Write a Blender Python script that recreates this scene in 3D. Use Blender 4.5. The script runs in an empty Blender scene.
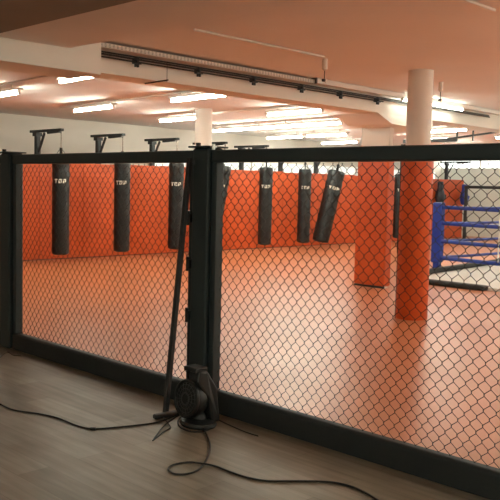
import bpy, bmesh, math, random
from mathutils import Vector, Matrix
random.seed(7)
S = bpy.context.scene
COL = S.collection
PI = math.pi

# ------------------------------------------------------------------ camera
H = 1.55
Lv = Vector((-810, 82)); Rv = Vector((789, 43))
F = math.sqrt(-(Lv.dot(Rv)))
dL = Vector((Lv.x, Lv.y, -F)).normalized(); dR = Vector((Rv.x, Rv.y, -F)).normalized()
up = dR.cross(dL).normalized()
M3 = Matrix((dR, dL, up))            # world = M3 @ camera
cam = bpy.data.cameras.new('camera'); co = bpy.data.objects.new('camera', cam); COL.objects.link(co)
cam.sensor_width = 36; cam.lens = F / 500 * 36; cam.clip_start = .05; cam.clip_end = 200
co.matrix_world = Matrix.Translation((0, 0, H)) @ M3.to_4x4()
S.camera = co

# measured off the photograph: image point -> point on a known plane of the room
def ray(x, y): return M3 @ Vector((x - 250, 250 - y, -F))
def onZ(x, y, z=0): r = ray(x, y); return Vector((0, 0, H)) + r * ((z - H) / r.z)
def onX(x, y, v): r = ray(x, y); return Vector((0, 0, H)) + r * (v / r.x)
def onY(x, y, v): r = ray(x, y); return Vector((0, 0, H)) + r * (v / r.y)

# ------------------------------------------------------------------ materials
def mat(name, col, rough=.5, metal=0, spec=.5, emit=None, estr=0, noise=0, nscale=8, bump=0, bscale=60, coat=0):
    m = bpy.data.materials.new(name); m.use_nodes = True
    nt = m.node_tree; b = nt.nodes['Principled BSDF']
    b.inputs['Base Color'].default_value = (*col, 1); b.inputs['Roughness'].default_value = rough
    b.inputs['Metallic'].default_value = metal; b.inputs['Specular IOR Level'].default_value = spec
    b.inputs['Coat Weight'].default_value = coat
    tc = nt.nodes.new('ShaderNodeTexCoord')
    if noise:
        n = nt.nodes.new('ShaderNodeTexNoise'); n.inputs['Scale'].default_value = nscale; n.inputs['Detail'].default_value = 5
        nt.links.new(tc.outputs['Object'], n.inputs['Vector'])
        r = nt.nodes.new('ShaderNodeValToRGB')
        r.color_ramp.elements[0].position = .3; r.color_ramp.elements[1].position = .7
        r.color_ramp.elements[0].color = (*[c * (1 - noise) for c in col], 1)
        r.color_ramp.elements[1].color = (*[min(1, c * (1 + noise)) for c in col], 1)
        nt.links.new(n.outputs['Fac'], r.inputs['Fac']); nt.links.new(r.outputs['Color'], b.inputs['Base Color'])
    if bump:
        n = nt.nodes.new('ShaderNodeTexNoise'); n.inputs['Scale'].default_value = bscale; n.inputs['Detail'].default_value = 4
        nt.links.new(tc.outputs['Object'], n.inputs['Vector'])
        bp = nt.nodes.new('ShaderNodeBump'); bp.inputs['Strength'].default_value = bump; bp.inputs['Distance'].default_value = .01
        nt.links.new(n.outputs['Fac'], bp.inputs['Height']); nt.links.new(bp.outputs['Normal'], b.inputs['Normal'])
    if emit:
        b.inputs['Emission Color'].default_value = (*emit, 1); b.inputs['Emission Strength'].default_value = estr
    return m

M = {}
M['ceiling'] = mat('ceiling_paint', (.88, .85, .82), .85, noise=.03, nscale=.8)
M['wall'] = mat('wall_paint', (.90, .84, .75), .8, noise=.04, nscale=1.2)
M['white_wall'] = mat('white_wall_paint', (.78, .80, .72), .8)
M['beam'] = mat('beam_paint', (.90, .87, .80), .8, noise=.03, nscale=2)
M['soffit'] = mat('shaded_soffit_paint', (.30, .25, .20), .9, noise=.05, nscale=2)  # darkened base colour stands in for the lack of lamp light here
M['column'] = mat('column_paint', (.82, .77, .70), .7)
M['orange'] = mat('orange_vinyl', (.58, .092, .016), .42, noise=.10, nscale=2.5, bump=.1, bscale=3)
M['frame'] = mat('black_powder_coat', (.021, .034, .037), .5, bump=.1, bscale=90)
M['pad'] = mat('black_foam_pad', (.018, .023, .024), .6, bump=.15, bscale=40)
M['wire'] = mat('black_coated_wire', (.012, .012, .012), .5)
M['bag'] = mat('black_leather', (.008, .012, .012), .42, noise=.3, nscale=9, bump=.5, bscale=14)
M['letter'] = mat('white_print', (.75, .74, .65), .6)
M['steel'] = mat('black_steel', (.014, .016, .017), .45)
M['chain'] = mat('worn_chain', (.30, .20, .13), .4, metal=.8)
M['galv'] = mat('white_steel', (.72, .68, .62), .45)
M['dull'] = mat('grey_bracket', (.10, .10, .10), .5, metal=.4)
M['blue'] = mat('blue_vinyl', (.009, .040, .30), .4, noise=.1)
M['canvas'] = mat('white_canvas', (.80, .78, .72), .55)
M['tube'] = mat('fluorescent_tube', (1, 1, 1), .5, emit=(.96, 1, .85), estr=58)
M['tube_dim'] = mat('fluorescent_tube_dim', (1, 1, 1), .5, emit=(.96, 1, .85), estr=9)
M['window'] = mat('frosted_pane', (.9, .92, .9), .4, emit=(.93, 1, .95), estr=2.2)
M['pane_soft'] = mat('frosted_pane_soft', (.9, .92, .88), .4, emit=(1, 1, .93), estr=.42)
M['plastic'] = mat('black_plastic', (.011, .012, .012), .5)
M['cable'] = mat('black_rubber', (.010, .010, .010), .45)
M['silver'] = mat('bright_bolt', (.55, .55, .52), .35, metal=.9)
M['glove'] = mat('dark_leather', (.02, .024, .035), .45)

def floor_wood():
    m = mat('wood_floor', (.2, .15, .1), .42, spec=.35); nt = m.node_tree; b = nt.nodes['Principled BSDF']
    tc = nt.nodes.new('ShaderNodeTexCoord'); mp = nt.nodes.new('ShaderNodeMapping')
    mp.inputs['Rotation'].default_value = (0, 0, PI / 2)
    br = nt.nodes.new('ShaderNodeTexBrick'); br.inputs['Scale'].default_value = 1
    br.inputs['Brick Width'].default_value = 1.25; br.inputs['Row Height'].default_value = .19
    br.inputs['Mortar Size'].default_value = .0012; br.inputs['Mortar Smooth'].default_value = .3
    br.inputs['Color1'].default_value = (.24, .195, .150, 1); br.inputs['Color2'].default_value = (.33, .28, .22, 1)
    br.inputs['Mortar'].default_value = (.15, .11, .08, 1); br.offset = .37
    nt.links.new(tc.outputs['Object'], mp.inputs['Vector']); nt.links.new(mp.outputs['Vector'], br.inputs['Vector'])
    mp2 = nt.nodes.new('ShaderNodeMapping'); mp2.inputs['Scale'].default_value = (9, .7, 1)
    n = nt.nodes.new('ShaderNodeTexNoise'); n.inputs['Scale'].default_value = 2.5; n.inputs['Detail'].default_value = 7
    nt.links.new(tc.outputs['Object'], mp2.inputs['Vector']); nt.links.new(mp2.outputs['Vector'], n.inputs['Vector'])
    r = nt.nodes.new('ShaderNodeValToRGB'); r.color_ramp.elements[0].position = .32; r.color_ramp.elements[1].position = .72
    r.color_ramp.elements[0].color = (.66, .62, .58, 1); r.color_ramp.elements[1].color = (1.12, 1.1, 1.06, 1)
    nt.links.new(n.outputs['Fac'], r.inputs['Fac'])
    mx = nt.nodes.new('ShaderNodeMixRGB'); mx.blend_type = 'MULTIPLY'; mx.inputs['Fac'].default_value = .8
    nt.links.new(br.outputs['Color'], mx.inputs['Color1']); nt.links.new(r.outputs['Color'], mx.inputs['Color2'])
    # worn patches
    n2 = nt.nodes.new('ShaderNodeTexNoise'); n2.inputs['Scale'].default_value = 1.6; n2.inputs['Detail'].default_value = 3
    nt.links.new(tc.outputs['Object'], n2.inputs['Vector'])
    r2 = nt.nodes.new('ShaderNodeValToRGB'); r2.color_ramp.elements[0].position = .35; r2.color_ramp.elements[1].position = .6
    r2.color_ramp.elements[0].color = (.74, .72, .70, 1); r2.color_ramp.elements[1].color = (1, 1, 1, 1)
    nt.links.new(n2.outputs['Fac'], r2.inputs['Fac'])
    mx2 = nt.nodes.new('ShaderNodeMixRGB'); mx2.blend_type = 'MULTIPLY'; mx2.inputs['Fac'].default_value = .8
    nt.links.new(mx.outputs['Color'], mx2.inputs['Color1']); nt.links.new(r2.outputs['Color'], mx2.inputs['Color2'])
    nt.links.new(mx2.outputs['Color'], b.inputs['Base Color'])
    return m
M['wood'] = floor_wood()

def floor_mat():
    m = mat('glossy_orange_floor', (.50, .168, .066), .22, spec=.45, noise=.06, nscale=1.3); nt = m.node_tree; b = nt.nodes['Principled BSDF']
    tc = nt.nodes.new('ShaderNodeTexCoord')
    n = nt.nodes.new('ShaderNodeTexNoise'); n.inputs['Scale'].default_value = 1.2; n.inputs['Detail'].default_value = 4
    nt.links.new(tc.outputs['Object'], n.inputs['Vector'])
    mr = nt.nodes.new('ShaderNodeMapRange'); mr.inputs['To Min'].default_value = .30; mr.inputs['To Max'].default_value = .40
    nt.links.new(n.outputs['Fac'], mr.inputs['Value']); nt.links.new(mr.outputs['Result'], b.inputs['Roughness'])
    return m
M['mat'] = floor_mat()

# ------------------------------------------------------------------ mesh helpers
def V(*a): return Vector(a)
class B:
    """collects shapes into one mesh"""
    def __init__(s): s.bm = bmesh.new()
    def box(s, a, b, rot=None, piv=None):
        a = Vector(a); b = Vector(b)
        r = bmesh.ops.create_cube(s.bm, size=1)
        m = Matrix.Translation((a + b) / 2) @ Matrix.Diagonal((*(b - a), 1))
        if rot is not None:
            p = Vector(piv) if piv is not None else (a + b) / 2
            m = Matrix.Translation(p) @ Matrix.Rotation(rot, 4, 'Z') @ Matrix.Translation(-p) @ m
        bmesh.ops.transform(s.bm, matrix=m, verts=r['verts'])
        return s
    def bar(s, p, q, w, h, upv=(0, 0, 1)):
        p = Vector(p); q = Vector(q); d = q - p; L = d.length; d.normalize()
        u = Vector(upv)
        if abs(d.dot(u)) > .98: u = Vector((1, 0, 0))
        x = d.cross(u).normalized(); u = x.cross(d)
        r = bmesh.ops.create_cube(s.bm, size=1)
        m = Matrix.Translation((p + q) / 2) @ Matrix((x, d, u)).transposed().to_4x4() @ Matrix.Diagonal((w, L, h, 1))
        bmesh.ops.transform(s.bm, matrix=m, verts=r['verts'])
        return s
    def cyl(s, p, q, r1, r2=None, n=20):
        p = Vector(p); q = Vector(q); r2 = r1 if r2 is None else r2
        d = q - p; rr = bmesh.ops.create_cone(s.bm, cap_ends=True, segments=n, radius1=r1, radius2=r2, depth=d.length)
        m = Matrix.Translation((p + q) / 2) @ d.to_track_quat('Z', 'Y').to_matrix().to_4x4()
        bmesh.ops.transform(s.bm, matrix=m, verts=rr['verts'])
        return s
    def tube(s, pts, r, n=6, closed=False):
        pts = [Vector(p) for p in pts]; rings = []; N = len(pts); nrm = None
        for i, p in enumerate(pts):
            a = pts[i - 1] if (i or closed) else p; b = pts[(i + 1) % N] if (i < N - 1 or closed) else p
            t = (b - a).normalized()
            if nrm is None:
                nrm = t.orthogonal().normalized()
            nrm = (nrm - t * nrm.dot(t))
            nrm = nrm.normalized() if nrm.length > 1e-5 else t.orthogonal().normalized()
            bi = t.cross(nrm)
            rings.append([s.bm.verts.new(p + (nrm * math.cos(2 * PI * k / n) + bi * math.sin(2 * PI * k / n)) * r) for k in range(n)])
        for i in range(N if closed else N - 1):
            A = rings[i]; C = rings[(i + 1) % N]
            for k in range(n): s.bm.faces.new((A[k], A[(k + 1) % n], C[(k + 1) % n], C[k]))
        if not closed:
            s.bm.faces.new(rings[0][::-1]); s.bm.faces.new(rings[-1])
        return s
    def lathe(s, prof, m=None, n=28, wob=0):
        rings = []
        for (r, z) in prof:
            rings.append([s.bm.verts.new(Vector((r * math.cos(2 * PI * k / n) * (1 + wob * random.uniform(-1, 1)), r * math.sin(2 * PI * k / n) * (1 + wob * random.uniform(-1, 1)), z))) for k in range(n)])
        for A, C in zip(rings, rings[1:]):
            for k in range(n): s.bm.faces.new((A[k], A[(k + 1) % n], C[(k + 1) % n], C[k]))
        s.bm.faces.new(rings[0][::-1]); s.bm.faces.new(rings[-1])
        if m is not None: bmesh.ops.transform(s.bm, matrix=m, verts=[v for r in rings for v in r])
        return s
    def torus(s, c, R, r, nrm, n=36, k=8, a0=0, a1=2 * PI):
        nrm = Vector(nrm).normalized(); u = nrm.orthogonal().normalized(); v = nrm.cross(u)
        full = abs(a1 - a0 - 2 * PI) < 1e-6
        pts = [Vector(c) + (u * math.cos(a0 + (a1 - a0) * i / (n if full else n - 1)) + v * math.sin(a0 + (a1 - a0) * i / (n if full else n - 1))) * R for i in range(n)]
        return s.tube(pts, r, k, full)
    def prism(s, poly, off):
        off = Vector(off); A = [s.bm.verts.new(Vector(p)) for p in poly]; C = [s.bm.verts.new(Vector(p) + off) for p in poly]
        n = len(A); s.bm.faces.new(A[::-1]); s.bm.faces.new(C)
        for i in range(n): s.bm.faces.new((A[i], A[(i + 1) % n], C[(i + 1) % n], C[i]))
        return s
    def make(s, name, m, parent=None, bevel=0, smooth=False, seg=2):
        bmesh.ops.recalc_face_normals(s.bm, faces=s.bm.faces)
        if smooth:
            for f in s.bm.faces: f.smooth = True
            for e in s.bm.edges:
                if len(e.link_faces) == 2 and e.calc_face_angle(0) > .7: e.smooth = False
        me = bpy.data.meshes.new(name); s.bm.to_mesh(me); s.bm.free()
        me.materials.append(M[m]); o = bpy.data.objects.new(name, me); COL.objects.link(o)
        if parent:
            o.parent = parent
            bpy.context.view_layer.update()
            w = Matrix.Identity(4); p = parent
            while p: w = p.matrix_basis @ w; p = p.parent
            o.matrix_parent_inverse = Matrix.Identity(4); o.matrix_basis = w.inverted()
        if bevel:
            b = o.modifiers.new('bevel', 'BEVEL'); b.width = bevel; b.segments = seg; b.limit_method = 'ANGLE'
        return o

def tag(o, label, cat, group=None, kind=None):
    o['label'] = label; o['category'] = cat
    if group: o['group'] = group
    if kind: o['kind'] = kind
    return o
def thing(name, loc, label, cat, group=None):
    o = bpy.data.objects.new(name, None); COL.objects.link(o); o.location = loc; o.empty_display_size = .1
    return tag(o, label, cat, group)
def struct(o): o['kind'] = 'structure'; return o
def copy_tree(o, parent=None):
    c = o.copy(); COL.objects.link(c); c.parent = parent
    for ch in list(o.children): copy_tree(ch, c)
    return c
def smooth_path(pts, k=6):
    """Catmull-Rom through points"""
    P = [Vector(p) for p in pts]; P = [P[0] * 2 - P[1]] + P + [P[-1] * 2 - P[-2]]; out = []
    for i in range(1, len(P) - 2):
        a, b, c, d = P[i - 1:i + 3]
        for j in range(k):
            t = j / k
            out.append(.5 * ((2 * b) + (c - a) * t + (2 * a - 5 * b + 4 * c - d) * t * t + (3 * b - a - 3 * c + d) * t ** 3))
    out.append(P[-2]); return out

# ------------------------------------------------------------------ the room
CZ = 3.0
X0, X1, Y0, Y1 = -3.0, 26.0, -4.0, 15.8
FX = 3.68                                   # plane of the cage fence
struct(B().box((X0, Y0, -.1), (FX + .06, Y1, 0)).make('floor', 'wood'))
struct(B().box((FX + .06, Y0, -.1), (X1, Y1, 0)).make('floor_mat', 'mat'))
struct(B().box((X0, Y0, CZ), (X1, Y1, CZ + .1)).make('ceiling', 'ceiling'))
struct(B().box((X0, Y1, -.1), (X1, Y1 + .1, CZ + .1)).make('wall_back', 'wall'))
struct(B().box((X1, Y0, -.1), (X1 + .1, Y1, 2.45)).box((X1, Y0, 2.95), (X1 + .1, Y1, CZ + .1)).make('wall_right', 'white_wall'))
struct(B().box((X0 - .1, Y0, -.1), (X0, Y1, CZ + .1)).make('wall_left', 'wall'))
struct(B().box((X0, Y0 - .1, -.1), (X1, Y0, CZ + .1)).make('wall_front', 'wall'))
w = struct(B().box((X1 + .03, Y0, 2.45), (X1 + .05, Y1, 2.95)).make('window_1', 'window'))
fb = B()
for i in range(8): fb.box((X1 - .01, Y0 + i * 2.6, 2.45), (X1 + .08, Y0 + i * 2.6 + .06, 2.95))
fb.make('window_frame', 'galv', w)

w = struct(B().box((12.4, Y1 - .03, 1.2), (25.6, Y1 - .01, 2.27)).make('window_2', 'pane_soft'))
fb = B()
for i in range(12): fb.box((12.35 + i * 1.2, Y1 - .06, 1.2), (12.40 + i * 1.2, Y1, 2.27))
fb.make('window_frame', 'galv', w)

# beams under the ceiling
def beam(i, a, b, m='beam', **k): return struct(B().box(a, b).make('trim_%d' % i, m, **k))
BY = 7.0
beam(1, (4.5, BY, 2.70), (X1, BY + .40, CZ))                          # main downstand beam carrying the pipes
beam(2, (X0, 6.5, 2.60), (4.5, 7.05, CZ))                              # boxed beam at the left
beam(3, (-3.0, Y0, 2.80), (4.15, 6.5, CZ), 'ceiling')                 # lowered ceiling over the walkway
beam(4, (X0, Y0, 2.70), (3.10, 6.45, 2.80), 'soffit')                 # soffit over the walkway, its shade put into the colour

# round column in front
def round_column(x, y, r, pr, label, padh):
    t = thing('round_column', (x, y, 0), label, 'column')
    B().lathe([(r, 0), (r, CZ)], Matrix.Translation((x, y, 0)), 40).make('shaft', 'column', t, smooth=True)
    if padh:
        B().lathe([(r + .002, .0), (pr - .01, .0), (pr, .012), (pr, padh - .02), (pr - .02, padh), (r + .002, padh)], Matrix.Translation((x, y, 0)), 40).make('pad', 'orange', t, smooth=True)
        s = B()
        a = math.atan2(.72, -.7)
        s.bar((x + (pr + .001) * math.cos(a), y + (pr + .001) * math.sin(a), 0), (x + (pr + .001) * math.cos(a), y + (pr + .001) * math.sin(a), padh - .02), .006, .012)
        s.make('pad_seam', 'dull', t)
    return t
round_column(8.322, 5.390, .15, .195, 'round white column wrapped in an orange pad, nearest the boxing ring', 2.05)
round_column(10.1, 11.25, .16, .2, 'slim white column rising behind the centre post of the cage', 2.05)
# square pillar under the beam
t = thing('square_pillar', (10.75, 7.57, 0), 'square cream pillar wrapped in an orange pad under the ceiling beam', 'pillar')
B().box((10.50, 7.33, 0), (10.60, 7.87, CZ)).make('shaft', 'column', t)
B().box((10.455, 7.30, 0.03), (10.64, 7.91, 2.05)).make('pad', 'orange', t, bevel=.035, seg=4)
B().prism([(9.70, 7.002, 2.699), (10.08, 7.002, 2.56), (11.2, 7.002, 2.53), (11.2, 7.002, 2.699)], (0, .82, 0)).make('haunch', 'beam', t)
B().box((10.47, 7.32, 0.0), (10.50, 7.9, .03)).make('base_strip', 'pad', t)

# ------------------------------------------------------------------ services along the beam
cy = BY - .02
t = thing('cable_tray', (4.83, cy, 2.95), 'white perforated cable tray running along the top of the beam', 'cable tray')
s = B(); x = 4.6
s.box((4.55, BY - .17, 2.925), (8.1, BY - .165, 2.975)); s.box((4.55, BY - .17, 2.925), (8.1, BY - .01, 2.93))
s.make('tray', 'galv', t)
s = B(); x = 4.62
while x < 8.05:
    for zz in (2.938, 2.952, 2.966): s.box((x, BY - .172, zz - .002), (x + .022, BY - .1698, zz + .002))
    x += .05
s.make('slots', 'dull', t)['kind'] = 'stuff'
pr = thing('pipe_run', (8.5, BY - .06, 2.86), 'three thin black pipes clamped along the face of the ceiling beam', 'pipes')
for j, (z, d) in enumerate(((2.905, .03), (2.880, .045), (2.855, .03))):
    B().cyl((4.5, BY - .03 - d, z), (12.9 if j < 2 else 9.75, BY - .03 - d, z), .009 if j != 1 else .011, n=10).make('pipe', 'plastic', pr)
for px, py in ((133, 62), (195, 74), (250, 80), (298, 89), (337, 96), (374, 102)):
    p = onY(px, py, BY)
    B().box((p.x - .012, BY - .09, 2.84), (p.x + .012, BY, 2.90)).box((p.x - .045, BY - .09, 2.832), (p.x + .045, BY - .05, 2.845)).box((p.x - .02, BY - .08, 2.80), (p.x - .008, BY - .05, 2.84)).box((p.x + .012, BY - .08, 2.80), (p.x + .022, BY - .05, 2.84)).make('pipe_clamp', 'steel', pr)
# white trunking and its batten lamp
t = thing('light_trunking', (8.06, BY - .1, 2.95), 'long white trunking with one lit tube on the beam beside the round column', 'light')
B().box((8.06, BY - .20, 2.93), (16, BY - .12, 2.995)).make('trunking', 'galv', t)
B().box((8.055, BY - .205, 2.925), (8.075, BY - .115, 2.998)).make('end_cap', 'dull', t)
B().cyl((10.05, BY - .2, 2.90), (11.75, BY - .2, 2.90), .02, n=16).make('lamp_tube', 'tube_dim', t, smooth=True)
B().box((10.02, BY - .22, 2.885), (10.05, BY - .18, 2.94)).make('lamp_socket', 'galv', t)
B().box((11.75, BY - .22, 2.885), (11.78, BY - .18, 2.94)).make('lamp_socket', 'galv', t)
# conduit on the soffit of the beam
o = B().tube([onZ(145, 83.5, 2.694), onZ(168, 80, 2.694)], .008).make('conduit', 'plastic')
tag(o, 'short dark conduit on the underside of the beam near its left end', 'conduit')
o = B().box((5.72, BY - .003, 2.70), (5.725, BY, CZ)).make('expansion_joint', 'dull'); o['kind'] = 'structure'; o.name = 'trim_5'

# ceiling conduit with hanging sensor
o = B().cyl((4.92, 5.64, CZ - .012), (6.80, 5.64, CZ - .012), .011, n=10).make('conduit', 'galv')
tag(o, 'white ceiling conduit running to the nearer hanging sensor', 'conduit')
o = B().cyl((5.2, 3.155, CZ - .012), (5.88, 3.155, CZ - .012), .012, n=10).make('conduit', 'galv')
tag(o, 'short white ceiling conduit at the top right corner of the view', 'conduit')
def sensor(p, label):
    t = thing('hanging_sensor', p, label, 'sensor', 'sensors hanging from the ceiling')
    x, y, z = p
    B().lathe([(.012, z - .13), (.03, z - .115), (.03, z), (.02, z)], Matrix.Translation((x, y, 0)), 20).make('housing', 'galv', t, smooth=True)
    B().cyl((x, y, z - .13), (x, y, z - .22), .006, n=8).make('rod', 'dull', t)
    B().box((x - .03, y - .015, z - .25), (x + .005, y + .015, z - .22)).make('sensor_head', 'plastic', t, bevel=.004)
    B().cyl((x + .01, y, z - .25), (x + .035, y, z - .22), .014, n=12).make('lens', 'column', t)
a = onZ(325, 59, CZ); sensor((a.x, a.y, CZ), 'white hanging sensor at the end of the ceiling conduit, left of the column')
a = onZ(441, 82, CZ); sensor((a.x, a.y, CZ), 'white hanging sensor on the ceiling just right of the round column')

# ------------------------------------------------------------------ batten lamps on the far ceiling, plus added unseen ones
def batten():
    L = 1.34
    t = bpy.data.objects.new('batten_lamp', None); COL.objects.link(t)
    B().box((-.06, -L / 2 - .03, -.10), (.06, L / 2 + .03, -.065)).make('lamp_body', 'galv', t)
    for s_ in (-1, 1): B().cyl((0, s_ * L * .32, -.066), (0, s_ * L * .32, 0), .008, n=8).make('hanger', 'galv', t)
    for s_ in (-1, 1):
        B().box((-.02, s_ * (L / 2 + .012) - .012, -.155), (.02, s_ * (L / 2 + .012) + .012, -.10)).make('socket', 'galv', t)
    B().cyl((0, -L / 2, -.137), (0, L / 2, -.137), .018, n=14).make('lamp_tube', 'tube', t, smooth=True)
    return t
lamps = [
 (5.68, 8.52, 'lit batten lamp nearest the boxed beam at the left'),
 (6.10, 11.5, 'lit batten lamp cut by the left edge of the view'),
 (8.0, 9.05, 'lit batten lamp behind the beam, left of the slim column'),
 (8.15, 12.0, 'lit batten lamp above the gap between the first two bag brackets'),
 (10.5, 9.35, 'lit batten lamp just right of the slim column, closest to the beam'),
 (10.4, 12.3, 'lit batten lamp partly hidden behind the slim column'),
 (12.62, 10.6, 'nearest lamp of the long lit row in the middle of the ceiling'),
 (12.76, 12.0, 'middle lamp of the long lit row in the middle of the ceiling'),
 (12.90, 13.4, 'farthest lamp of the long lit row, beside the slim column'),
 (15.25, 12.5, 'right lamp of the second lit row above the leaning bag'),
 (15.40, 14.0, 'left lamp of the second lit row above the hanging bags'),
 (17.78, 14.1, 'farthest lit batten lamp, low over the cage rail beside the pillar'),
 (15.2, 9.3, 'lit batten lamp right of the round column above the black rig'),
 (17.6, 8.6, 'lit batten lamp at the right edge behind the black rig'),
 (17.7, 11.2, 'lit batten lamp glimpsed between pillar and round column'),
 (20.2, 11.8, 'lit batten lamp deep in the hall beyond the round column'),
 (20.3, 8.5, 'lit batten lamp above the white wall beyond the boxing ring'),
 (8.2, 2.0, 'added lit batten lamp outside the view, right of the cage'),  # from here on: unseen lamps added to brighten hall and ceiling
 (10.6, 3.2, 'added lit batten lamp outside the view, beside the boxing ring'),
 (10.6, -.6, 'added lit batten lamp outside the view, deep at the right'),
 (13.4, 4.2, 'added lit batten lamp outside the view, over the boxing ring'),
 (13.4, .4, 'added lit batten lamp outside the view, past the boxing ring'),
 (16.4, 4.2, 'added lit batten lamp outside the view, over the far half of the ring'),
 (16.4, 0.2, 'added lit batten lamp outside the view, near the front wall'),
 (8.2, -1.2, 'added lit batten lamp outside the view, right of the walkway'),
 (10.6, 1.4, 'added lit batten lamp outside the view, halfway to the boxing ring'),
 (13.4, -2.2, 'added lit batten lamp outside the view, near the right front corner'),
 (16.4, 2.2, 'added lit batten lamp outside the view, over the ring centre'),
 (5.8, 1.0, 'added lit batten lamp outside the view, just inside the cage'),
 (5.8, -1.2, 'added lit batten lamp outside the view, nearest the walkway'),
]
lamps += [(-1.2, -1.6, 'added lit batten lamp behind the camera on the shaded soffit'), (1.6, -2.6, 'added lit batten lamp behind the camera near the front wall'), (-1.2, 2.0, 'added lit batten lamp overhead at the left of the camera')]  # unseen walkway lamps, added to lift the foreground
proto = None
for x, y, lab in lamps:
    if proto is None: o = proto = batten()
    else: o = copy_tree(proto)
    o.location = (x, y, CZ if x > 4 else 2.70); o.rotation_euler.z = math.radians(-4.6)
    tag(o, lab, 'lamp', 'batten lamps on the hall ceiling')
# conduits joining the lamps of a row
for x, y0, y1, lab in ((5.66, 8.0, 12.9, 'white conduit linking the two leftmost lit lamps'), (8.0, 8.2, 13.5, 'white conduit linking the second row of lit lamps'), (10.42, 8.4, 13.6, 'white conduit linking the lit lamps beside the slim column')):
    o = B().cyl((x, y0, CZ - .013), (x + .40, y1, CZ - .013), .012, n=10).make('conduit', 'galv'); tag(o, lab, 'conduit')

# ------------------------------------------------------------------ orange padded partition
t = thing('padded_partition', (14.8, 14.25, 0), 'long low partition wall padded in orange behind the hanging bags', 'partition')
PYf = 14.2
B().box((4.27, PYf + .06, 0), (24.86, PYf + .17, 1.96)).make('core_board', 'steel', t)
xs = [4.27 + i * 1.03 for i in range(21)]
for i, x in enumerate(xs[:-1]):
    B().box((x + .002, PYf, .012), (x + 1.029, PYf + .055, 1.985 + .012 * math.sin(i * 2.1))).make('wall_pad', 'orange', t, bevel=.006, seg=2)
B().box((4.27, PYf - .004, 0), (24.86, PYf + .05, .012)).make('base_gap', 'pad', t)

# ------------------------------------------------------------------ bag brackets and punching bags
def bracket():
    t = bpy.data.objects.new('bag_bracket', None); COL.objects.link(t)
    B().box((-.045, .84, 1.962), (.045, .93, 2.48)).make('post', 'steel', t)
    B().box((-.035, -.02, 2.545), (.035, 1.13, 2.595)).bar((0, .1, 2.545), (0, .5, 2.53), .05, .05).make('arm', 'steel', t)
    B().box((-.07, .82, 2.47), (.07, .96, 2.54)).make('head_plate', 'steel', t)
    B().bar((0, .84, 2.16), (0, .62, 2.53), .035, .035, (1, 0, 0)).make('brace', 'steel', t)
    B().torus((0, .03, 2.525), .018, .006, (1, 0, 0), 16, 6).make('hook', 'steel', t)
    return t

GL = {'T': ['###', '.#.', '.#.', '.#.'], 'O': ['###', '#.#', '#.#', '###'], 'P': ['###', '#.#', '###', '#..']}
def bag():
    t = bpy.data.objects.new('punching_bag', None); COL.objects.link(t)
    r = .165; prof = [(.05, .16), (.11, .165), (r - .005, .19), (r, .24)]
    for i in range(1, 24):
        z = .24 + i * .0745; prof.append((r * (1 + .02 * math.sin(i * 1.7) + .012 * math.sin(i * 4.1)), z))
    prof += [(r, 2.02), (r - .012, 2.05), (.10, 2.055), (.04, 2.06)]
    B().lathe(prof, None, 32, .006).make('bag_body', 'bag', t, smooth=True)
    for k in range(4):
        a = k * PI / 2 + PI / 4
        c, s_ = math.cos(a), math.sin(a)
        B().bar((c * .135, s_ * .135, 2.03), (c * .03, s_ * .03, 2.19), .035, .006, (c, s_, 0)).make('strap', 'bag', t)
    B().cyl((0, 0, 2.17), (0, 0, 2.23), .028, n=14).make('swivel', 'steel', t)
    # chain of oval links
    cb = B(); z = 2.24; i = 0
    while z < 2.51:
        pts = []
        for j in range(12):
            a = 2 * PI * j / 12; u = .009 * math.cos(a); w_ = .018 * math.sin(a)
            pts.append((u, 0, z + w_) if i % 2 else (0, u, z + w_))
        cb.tube(pts, .0035, 5, True); z += .026; i += 1
    cb.make('chain', 'chain', t)
    # printed lettering, wrapped round the side that faces the cage
    lb = B(); base = math.atan2(-.78, -.62); px_ = .020; x_ = 0
    z0 = 1.62
    for ch in 'TOP':
        for row, line in enumerate(GL[ch]):
            for cc, v in enumerate(line):
                if v == '#':
                    a = base + (x_ + cc - 5.5) * px_ / r
                    c, s_ = math.cos(a), math.sin(a)
                    z = z0 - row * px_
                    p = Vector((c * (r + .004), s_ * (r + .004), z))
                    lb.bar(p - Vector((-s_, c, 0)) * px_ * .52, p + Vector((-s_, c, 0)) * px_ * .52, .005, px_ * 1.04)
        x_ += 4
    lb.make('printed_logo', 'letter', t)
    return t
ord_ = ['leftmost', 'second from left', 'third from left', 'fourth from left', 'fifth from left', 'sixth from left', 'seventh from left', 'eighth from left', 'rightmost']
bag_lab = ['black punching bag hanging leftmost in the row before the orange partition',
 'black punching bag hanging second from the left behind the left cage panel',
 'black punching bag hanging third from the left, beside the leaning black pole',
 'black punching bag hanging crooked, half hidden by the centre post',
 'black punching bag hanging straight, first full bag right of the centre post',
 'black punching bag hanging straight just left of the strongly tilted bag',
 'black punching bag tilted strongly, its foot swung left',
 'black punching bag hidden behind the square orange pillar',
 'black punching bag seen in the gap between the two orange pillars']
bk = bag0 = None
bx = [8.41, 9.86, 11.31, 12.76, 14.15, 15.6, 17.05, 18.5, 19.9]
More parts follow.
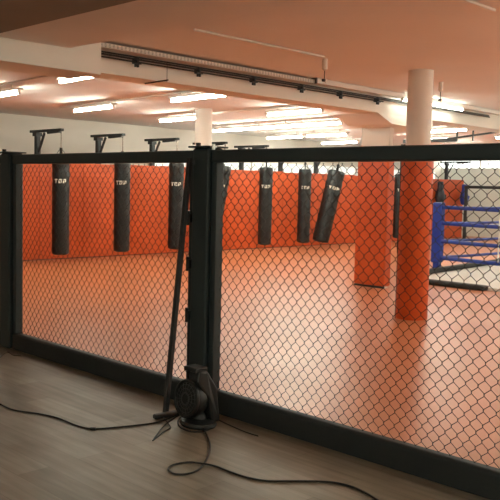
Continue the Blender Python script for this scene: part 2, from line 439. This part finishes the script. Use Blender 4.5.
for i, x in enumerate(bx):
    if i == 7: continue                      # wholly behind the pillar
    if bk is None: o = bk = bracket(); b_ = bag0 = bag()
    else: o = copy_tree(bk); b_ = copy_tree(bag0)
    o.location = (x, 13.43, 0)
    tag(o, 'black steel bag bracket, ' + ('holding the ' + ('tilted bag' if i == 6 else 'crooked bag beside the centre post' if i == 3 else ord_[i] + ' bag' if i < 8 else 'bag between the orange pillars')), 'bracket', 'steel bag brackets along the partition')
    b_.location = (x, 13.45, 0)
    b_.rotation_euler.z = random.uniform(-.1, .1)
    if i in (3, 6):                          # bags caught mid swing, turning about the hook
        ang = math.radians(13 if i == 6 else 9)
        R_ = Matrix.Rotation(ang, 4, Vector((.40, .92, 0)))
        R_ = R_ @ Matrix.Diagonal((1.36, 1.36, 1.035, 1))
        piv = Vector((x, 13.45, 2.51))
        b_.matrix_basis = Matrix.Translation(piv) @ R_ @ Matrix.Translation((0, 0, -2.51)) 
    tag(b_, bag_lab[i], 'punching bag', 'punching bags hanging along the partition')
# a free bracket beyond the column
o = copy_tree(bk); o.location = (23.9, 13.43, 0); tag(o, 'black steel bag bracket without a bag, near the white wall', 'bracket', 'steel bag brackets along the partition')

# ------------------------------------------------------------------ boxing ring
t = thing('boxing_ring', (13.45, 8.1, 0), 'blue roped boxing ring with white canvas floor at the right edge', 'boxing ring')
B().prism([(11.72, 2.6, 0), (11.72, 7.40, 0), (12.3, 7.9, 0), (18.6, 8.45, 0), (18.6, 2.6, 0)], (0, 0, .05)).make('canvas', 'canvas', t)
B().box((11.56, 6.17, 0), (11.74, 7.45, .085)).make('edge_pad', 'pad', t, bevel=.03, seg=3)
B().bar((12.35, 7.87, .095), (16.6, 8.30, .095), .13, .09).make('edge_pad', 'pad', t, bevel=.03, seg=3)
PX, PYr = 13.45, 8.18
def ring_post(x, y):
    p = B().box((x - .06, y - .06, .05), (x + .06, y + .06, 1.30)).make('corner_post', 'blue', t, bevel=.01)
    B().box((x - .10, y - .10, .20), (x + .07, y + .09, 1.36)).make('corner_cushion', 'blue', p, bevel=.03, seg=3)
ring_post(PX, PYr); ring_post(18.3, PYr)
for z in (1.27, .965, .62, .30):
    n1 = smooth_path([(PX - .02, PYr, z), (PX - .01, 6.5, z - .02), (PX, 4.5, z - .03), (PX, 2.9, z)], 6)
    B().tube(n1, .037, 10).make('rope', 'blue', t, smooth=True)
    n2 = smooth_path([(PX, PYr, z), (15, PYr, z - .02), (17, PYr, z - .02), (18.3, PYr, z)], 6)
    B().tube(n2, .028, 10).make('rope', 'blue', t, smooth=True)
for yy in (6.9, 5.2):
    B().bar((PX - .04, yy, 1.27), (PX - .04, yy, .30), .012, .03).make('rope_spacer', 'canvas', t)
ring_post(PX, 2.9)

# black steel training rig beyond the ring
t = thing('training_rig', (16.9, 10.3, 0), 'black steel training rig whose overhead bars show above the cage rail', 'training rig')
rx = 16.9
pA = onX(404, 131, rx); pB = onX(430, 135, rx); pC = onX(500, 130, rx)
B().bar((rx, pA.y, 0), (rx, pA.y, 2.72), .09, .09).make('upright', 'steel', t)
ye = 8.62
B().bar((rx, pA.y, 2.70), (rx, ye, pC.z - .02), .04, .04).make('top_bar', 'steel', t)
pD = onX(457, 140, rx)
B().bar((rx, pA.y, pD.z), (rx, pD.y, pD.z), .06, .08).make('pull_up_bar', 'steel', t)
for px in (457, 473):
    q = onX(px, 138, rx); B().bar((rx, q.y, CZ), (rx, q.y, pD.z - .03), .03, .03).make('hanger', 'steel', t)
# horizontal barrier in front of the white wall
t = thing('barrier_rail', (22, 12.4, 0), 'dark blue grey barrier rail in front of the white wall', 'rail')
q = onX(465, 187, 22.5); q2 = onX(500, 187.5, 22.5)
B().cyl((22.5, q.y, q.z), (22.5, q2.y - 2.5, q.z), .045, n=14).make('top_rail', 'steel', t)
B().cyl((22.5, q.y - .05, 0), (22.5, q.y - .05, q.z), .05, n=14).make('post', 'steel', t)
B().cyl((22.5, q2.y - 2.4, 0), (22.5, q2.y - 2.4, q.z), .05, n=14).make('post', 'steel', t)

# gloves and a round pad hanging in the corner
def glove(name, c, s_, label, m='glove'):
    t = thing(name, c, label, 'glove')
    x, y, z = c
    B().lathe([(.02, -.14), (.07, -.12), (.10, -.04), (.105, .04), (.075, .12), (.06, .16)], Matrix.Translation(c) @ Matrix.Diagonal((s_, s_ * .8, s_ * 1.1, 1)), 20).make('glove_body', m, t, smooth=True)
    B().lathe([(.062, .0), (.066, .10), (.06, .12)], Matrix.Translation((x, y, z + .17 * s_)) @ Matrix.Diagonal((s_, s_ * .8, s_, 1)), 20).make('cuff', m, t, smooth=True)
    B().cyl((x + .08 * s_, y - .04, z - .05), (x + .13 * s_, y - .05, z + .06), .04 * s_, .03 * s_, n=12).make('thumb', m, t, smooth=True)
p = onY(440, 197, 14.05); glove('boxing_glove', (p.x, p.y, p.z), 1.75, 'black boxing glove hanging on the orange partition above the ring post')
p = onY(464, 198, 14.0); glove('boxing_glove', (p.x, p.y, p.z), 1.6, 'dark blue boxing glove hanging at the right end of the partition', 'blue')
p = onY(461, 162, 13.6)

# ------------------------------------------------------------------ cage fence
XA, XB = FX, FX + .07
def cage_panel(y0, y1, label, mesh_from=None):
    """panel between y0 (near) and y1 (far)"""
    t = thing('chain_link_fence', (FX, (y0 + y1) / 2, 0), label, 'fence panel', 'panels of the black chain link cage')
    B().box((FX - .005, y0, 1.715), (FX + .075, y1, 1.80)).make('top_rail', 'frame', t, bevel=.012)
    B().prism([(FX, y0, 0), (FX, y0, .135), (FX + .02, y0, .150), (FX + .075, y0, .150), (FX + .075, y0, 0)], (0, y1 - y0, 0)).make('base_pad', 'pad', t, bevel=.008)
    for yy in (y0, y1 - .05): B().box((FX + .005, yy, .151), (FX + .075, yy + .05, 1.714)).make('side_frame', 'frame', t, bevel=.006)
    b = B(); W = .036; HH = .041; r = .0020
    ya = y0 + .05; yb = y1 - .05; n = int((yb - ya) / W) + 1
    xm = FX + .055
    zs = [.145 + HH * k for k in range(int(1.58 / HH) + 1)]
    for i in range(n):
        pts = []
        for k, z in enumerate(zs):
            side = (k + i) % 2
            y = ya + i * W + (W * .53 if side else -W * .53) + W / 2
            y = min(max(y, ya), yb)
            # wire bends round its neighbour at each knot
            xo = .0028 if side else -.0028
            pts.append((xm + xo, y + (.001 if side else -.001), z - HH * .13)); pts.append((xm - xo, y, z + HH * .13))
        b.tube(pts, r, 4)
    b.make('chain_link_mesh', 'wire', t)
    return t
YC = 4.10                                    # centre post
cage_panel(4.19, 6.70, 'left chain link cage panel between the left and centre posts')
cage_panel(1.30, 4.013, 'right chain link cage panel running from the centre post out of view')
cage_panel(6.90, 9.3, 'sliver of chain link cage panel left of the left post')
def cage_post(y, label, fancy):
    t = thing('cage_post', (FX + .06, y, 0), label, 'fence post', 'posts of the black cage')
    B().box((FX - .025, y - .082, 0), (FX + .125, y + .085, 1.815)).make('post_pad', 'frame', t, bevel=.02, seg=3)
    B().box((FX - .045, y - .105, 1.815), (FX + .14, y + .105, 1.827)).make('cap_plate', 'frame', t, bevel=.003)
    B().cyl((FX + .0, y + .05, 1.827), (FX + .0, y + .05, 1.85), .018, n=12).make('cap_bolt', 'steel', t)
    if fancy:
        B().cyl((FX - .01, y - .115, 1.80), (FX - .01, y - .115, 1.838), .012, n=10).box((FX - .03, y - .13, 1.815), (FX + .01, y - .10, 1.822)).make('cap_bolt', 'silver', t)
        for z in (1.30, .98, .62):
            B().box((FX - .035, y + .085, z), (FX + .0, y + .115, z + .06)).cyl((FX - .03, y + .105, z - .02), (FX - .03, y + .105, z + .08), .012, n=10).make('latch', 'steel', t)
cage_post(YC, 'thick black padded centre post of the cage', True)
cage_post(6.80, 'black padded post at the left edge of the view', False)

# pole leaning on the centre post
t = thing('leaning_pole', onZ(166, 414, 0), 'black metal pole leaning against the centre post with a flat foot on the floor', 'pole')
pb = onZ(165.5, 413, .02); ptop = onX(190, 158, FX - .055)
B().bar(pb, ptop, .032, .032).make('pole', 'steel', t, bevel=.004)
f1 = onZ(154, 417, .02); f2 = onZ(180, 412, .02)
B().bar(f1, f2, .045, .035).make('foot', 'steel', t, bevel=.012, seg=3)
B().bar(ptop + Vector((0, -.0, -.03)), (FX - .026, ptop.y - .02, ptop.z - .03), .02, .03).make('hook', 'steel', t)

# ------------------------------------------------------------------ floor fan at the foot of the post
fc = onZ(197, 425, 0)
fx_, fy_ = fc.x, fc.y
t = thing('floor_fan', (fx_, fy_, 0), 'small black floor fan standing at the foot of the centre post', 'fan')
c0 = V(fx_ - .055, fy_ + .045, .175)            # middle of the round front
nv = V(-.93, .05, .12).normalized()
B().torus(c0, .115, .012, nv, 40, 10).make('front_ring', 'plastic', t, smooth=True)
g = B(); g.torus(c0 + nv * .012, .040, .004, nv, 28, 6).torus(c0 + nv * .010, .066, .0022, nv, 32, 5).torus(c0 + nv * .006, .092, .0022, nv, 32, 5)
u_ = nv.orthogonal().normalized(); v_ = nv.cross(u_)
for k in range(20):
    a = 2 * PI * k / 20; d = u_ * math.cos(a) + v_ * math.sin(a)
    g.tube([c0 + nv * .014 + d * .03, c0 + nv * .010 + d * .075, c0 + d * .113], .0018, 5)
g.make('grille', 'silver' if False else 'dull', t)
g = B()
for k in range(5):
    a = 2 * PI * k / 5; d = u_ * math.cos(a) + v_ * math.sin(a); e = nv.cross(d)
    q0 = c0 - nv * .035
    g.prism([q0 + d * .02 - e * .012 - nv * .008, q0 + d * .095 - e * .045 - nv * .015, q0 + d * .10 + e * .02 + nv * .012, q0 + d * .02 + e * .015 + nv * .008], nv * .003)
g.make('fan_blades', 'plastic', t)
B().cyl(c0 - nv * .05, c0 + nv * .012, .030, .026, n=20).make('hub', 'plastic', t, smooth=True)
h = B(); m4 = Matrix.Translation(c0) @ (-nv).to_track_quat('Z', 'Y').to_matrix().to_4x4()
h.lathe([(.112, 0), (.120, .02), (.118, .07), (.095, .11), (.05, .13)], m4, 32).make('housing', 'plastic', t, smooth=True)
B().prism([(fx_ - .05, fy_ - .055, .30), (fx_ + .03, fy_ - .075, .18), (fx_ + .06, fy_ - .085, .02), (fx_ + .13, fy_ - .085, .02), (fx_ + .11, fy_ - .075, .24), (fx_ + .04, fy_ - .055, .36), (fx_ - .03, fy_ - .05, .37)], (0, .10, 0)).make('side_shell', 'plastic', t, bevel=.015, seg=3)
B().box((fx_ - .05, fy_ - .035, .355), (fx_ + .05, fy_ + .085, .385)).box((fx_ - .04, fy_ - .03, .33), (fx_ + .0, fy_ - .015, .36)).box((fx_ - .04, fy_ + .06, .28), (fx_ + .0, fy_ + .075, .36)).make('handle', 'plastic', t, bevel=.006)
B().lathe([(.12, 0), (.13, .012), (.12, .03), (.06, .05), (.04, .09)], Matrix.Translation((fx_ + .01, fy_, 0)) @ Matrix.Diagonal((.85, 1.05, 1, 1)), 32).make('base', 'plastic', t, smooth=True)

# ------------------------------------------------------------------ cables on the floor
def cable(pts, r, label, z=None):
    P = []
    for p in pts:
        zz = p[2] if len(p) > 2 else r
        P.append(onZ(p[0], p[1], zz))
    o = B().tube(smooth_path(P, 6), r, 8).make('cable', 'cable', smooth=True)
    return tag(o, label, 'cable')
c = cable([(-12, 398), (0, 404), (14, 410), (38, 413.6), (58, 418), (77, 425.6), (93, 428.8), (115, 427.5), (139, 425), (156, 422.5), (172, 417), (184, 412)], .0055, 'black cable snaking over the wood floor from the left edge to the fan')
p = onZ(93, 428.8, .008)
B().cyl(p + V(-.012, .012, 0), p + V(.012, -.012, 0), .010, n=10).make('plug', 'cable', c, smooth=True)
cable([(186, 412, .004), (176, 417, .004), (166, 424, .004), (158, 433, .004), (152.8, 440.5, .004), (157, 437, .004), (165, 431, .004), (170.5, 427.5, .006), (167, 422, .012), (163, 417, .012)], .0038, 'thin black cord folded into a sharp point beside the pole foot')
cable([(203, 412), (214, 419), (213, 426), (204, 431), (192, 431.5), (181, 427.5), (178, 421), (184, 414)], .0055, 'loose ring of black cable lying around the base of the fan')
cable([(203, 428, .014), (207.5, 436), (210, 446), (208.5, 455), (204, 463.5), (197, 470.5), (186, 474), (174.5, 473.8), (168.6, 470), (170, 466.5), (178, 463.6), (190, 462.2), (202, 463.5, .012), (215, 466), (232, 472.5), (250, 478), (270, 481), (300, 481), (330, 482), (350, 486), (366, 493), (382, 503)], .0055, 'long black cable looping once in the foreground and leaving at the bottom')
cable([(214, 417.5), (224, 422.5), (236, 428), (247, 432.5), (258, 436)], .004, 'short thin black cable lying along the foot of the right cage panel')
cable([(-4, 361), (0, 357.5), (4, 354), (7, 352), (10, 353), (14, 355.5), (21, 355.3)], .003, 'thin black cord at the left edge below the left post')

# ------------------------------------------------------------------ world and colour
w = bpy.data.worlds.new('world'); S.world = w; w.use_nodes = True
w.node_tree.nodes['Background'].inputs[0].default_value = (.5, .55, .6, 1); w.node_tree.nodes['Background'].inputs[1].default_value = .3
S.view_settings.view_transform = 'Standard'; S.view_settings.look = 'None'
S.view_settings.exposure = .80; S.view_settings.gamma = 1; S.view_settings.use_curve_mapping = False
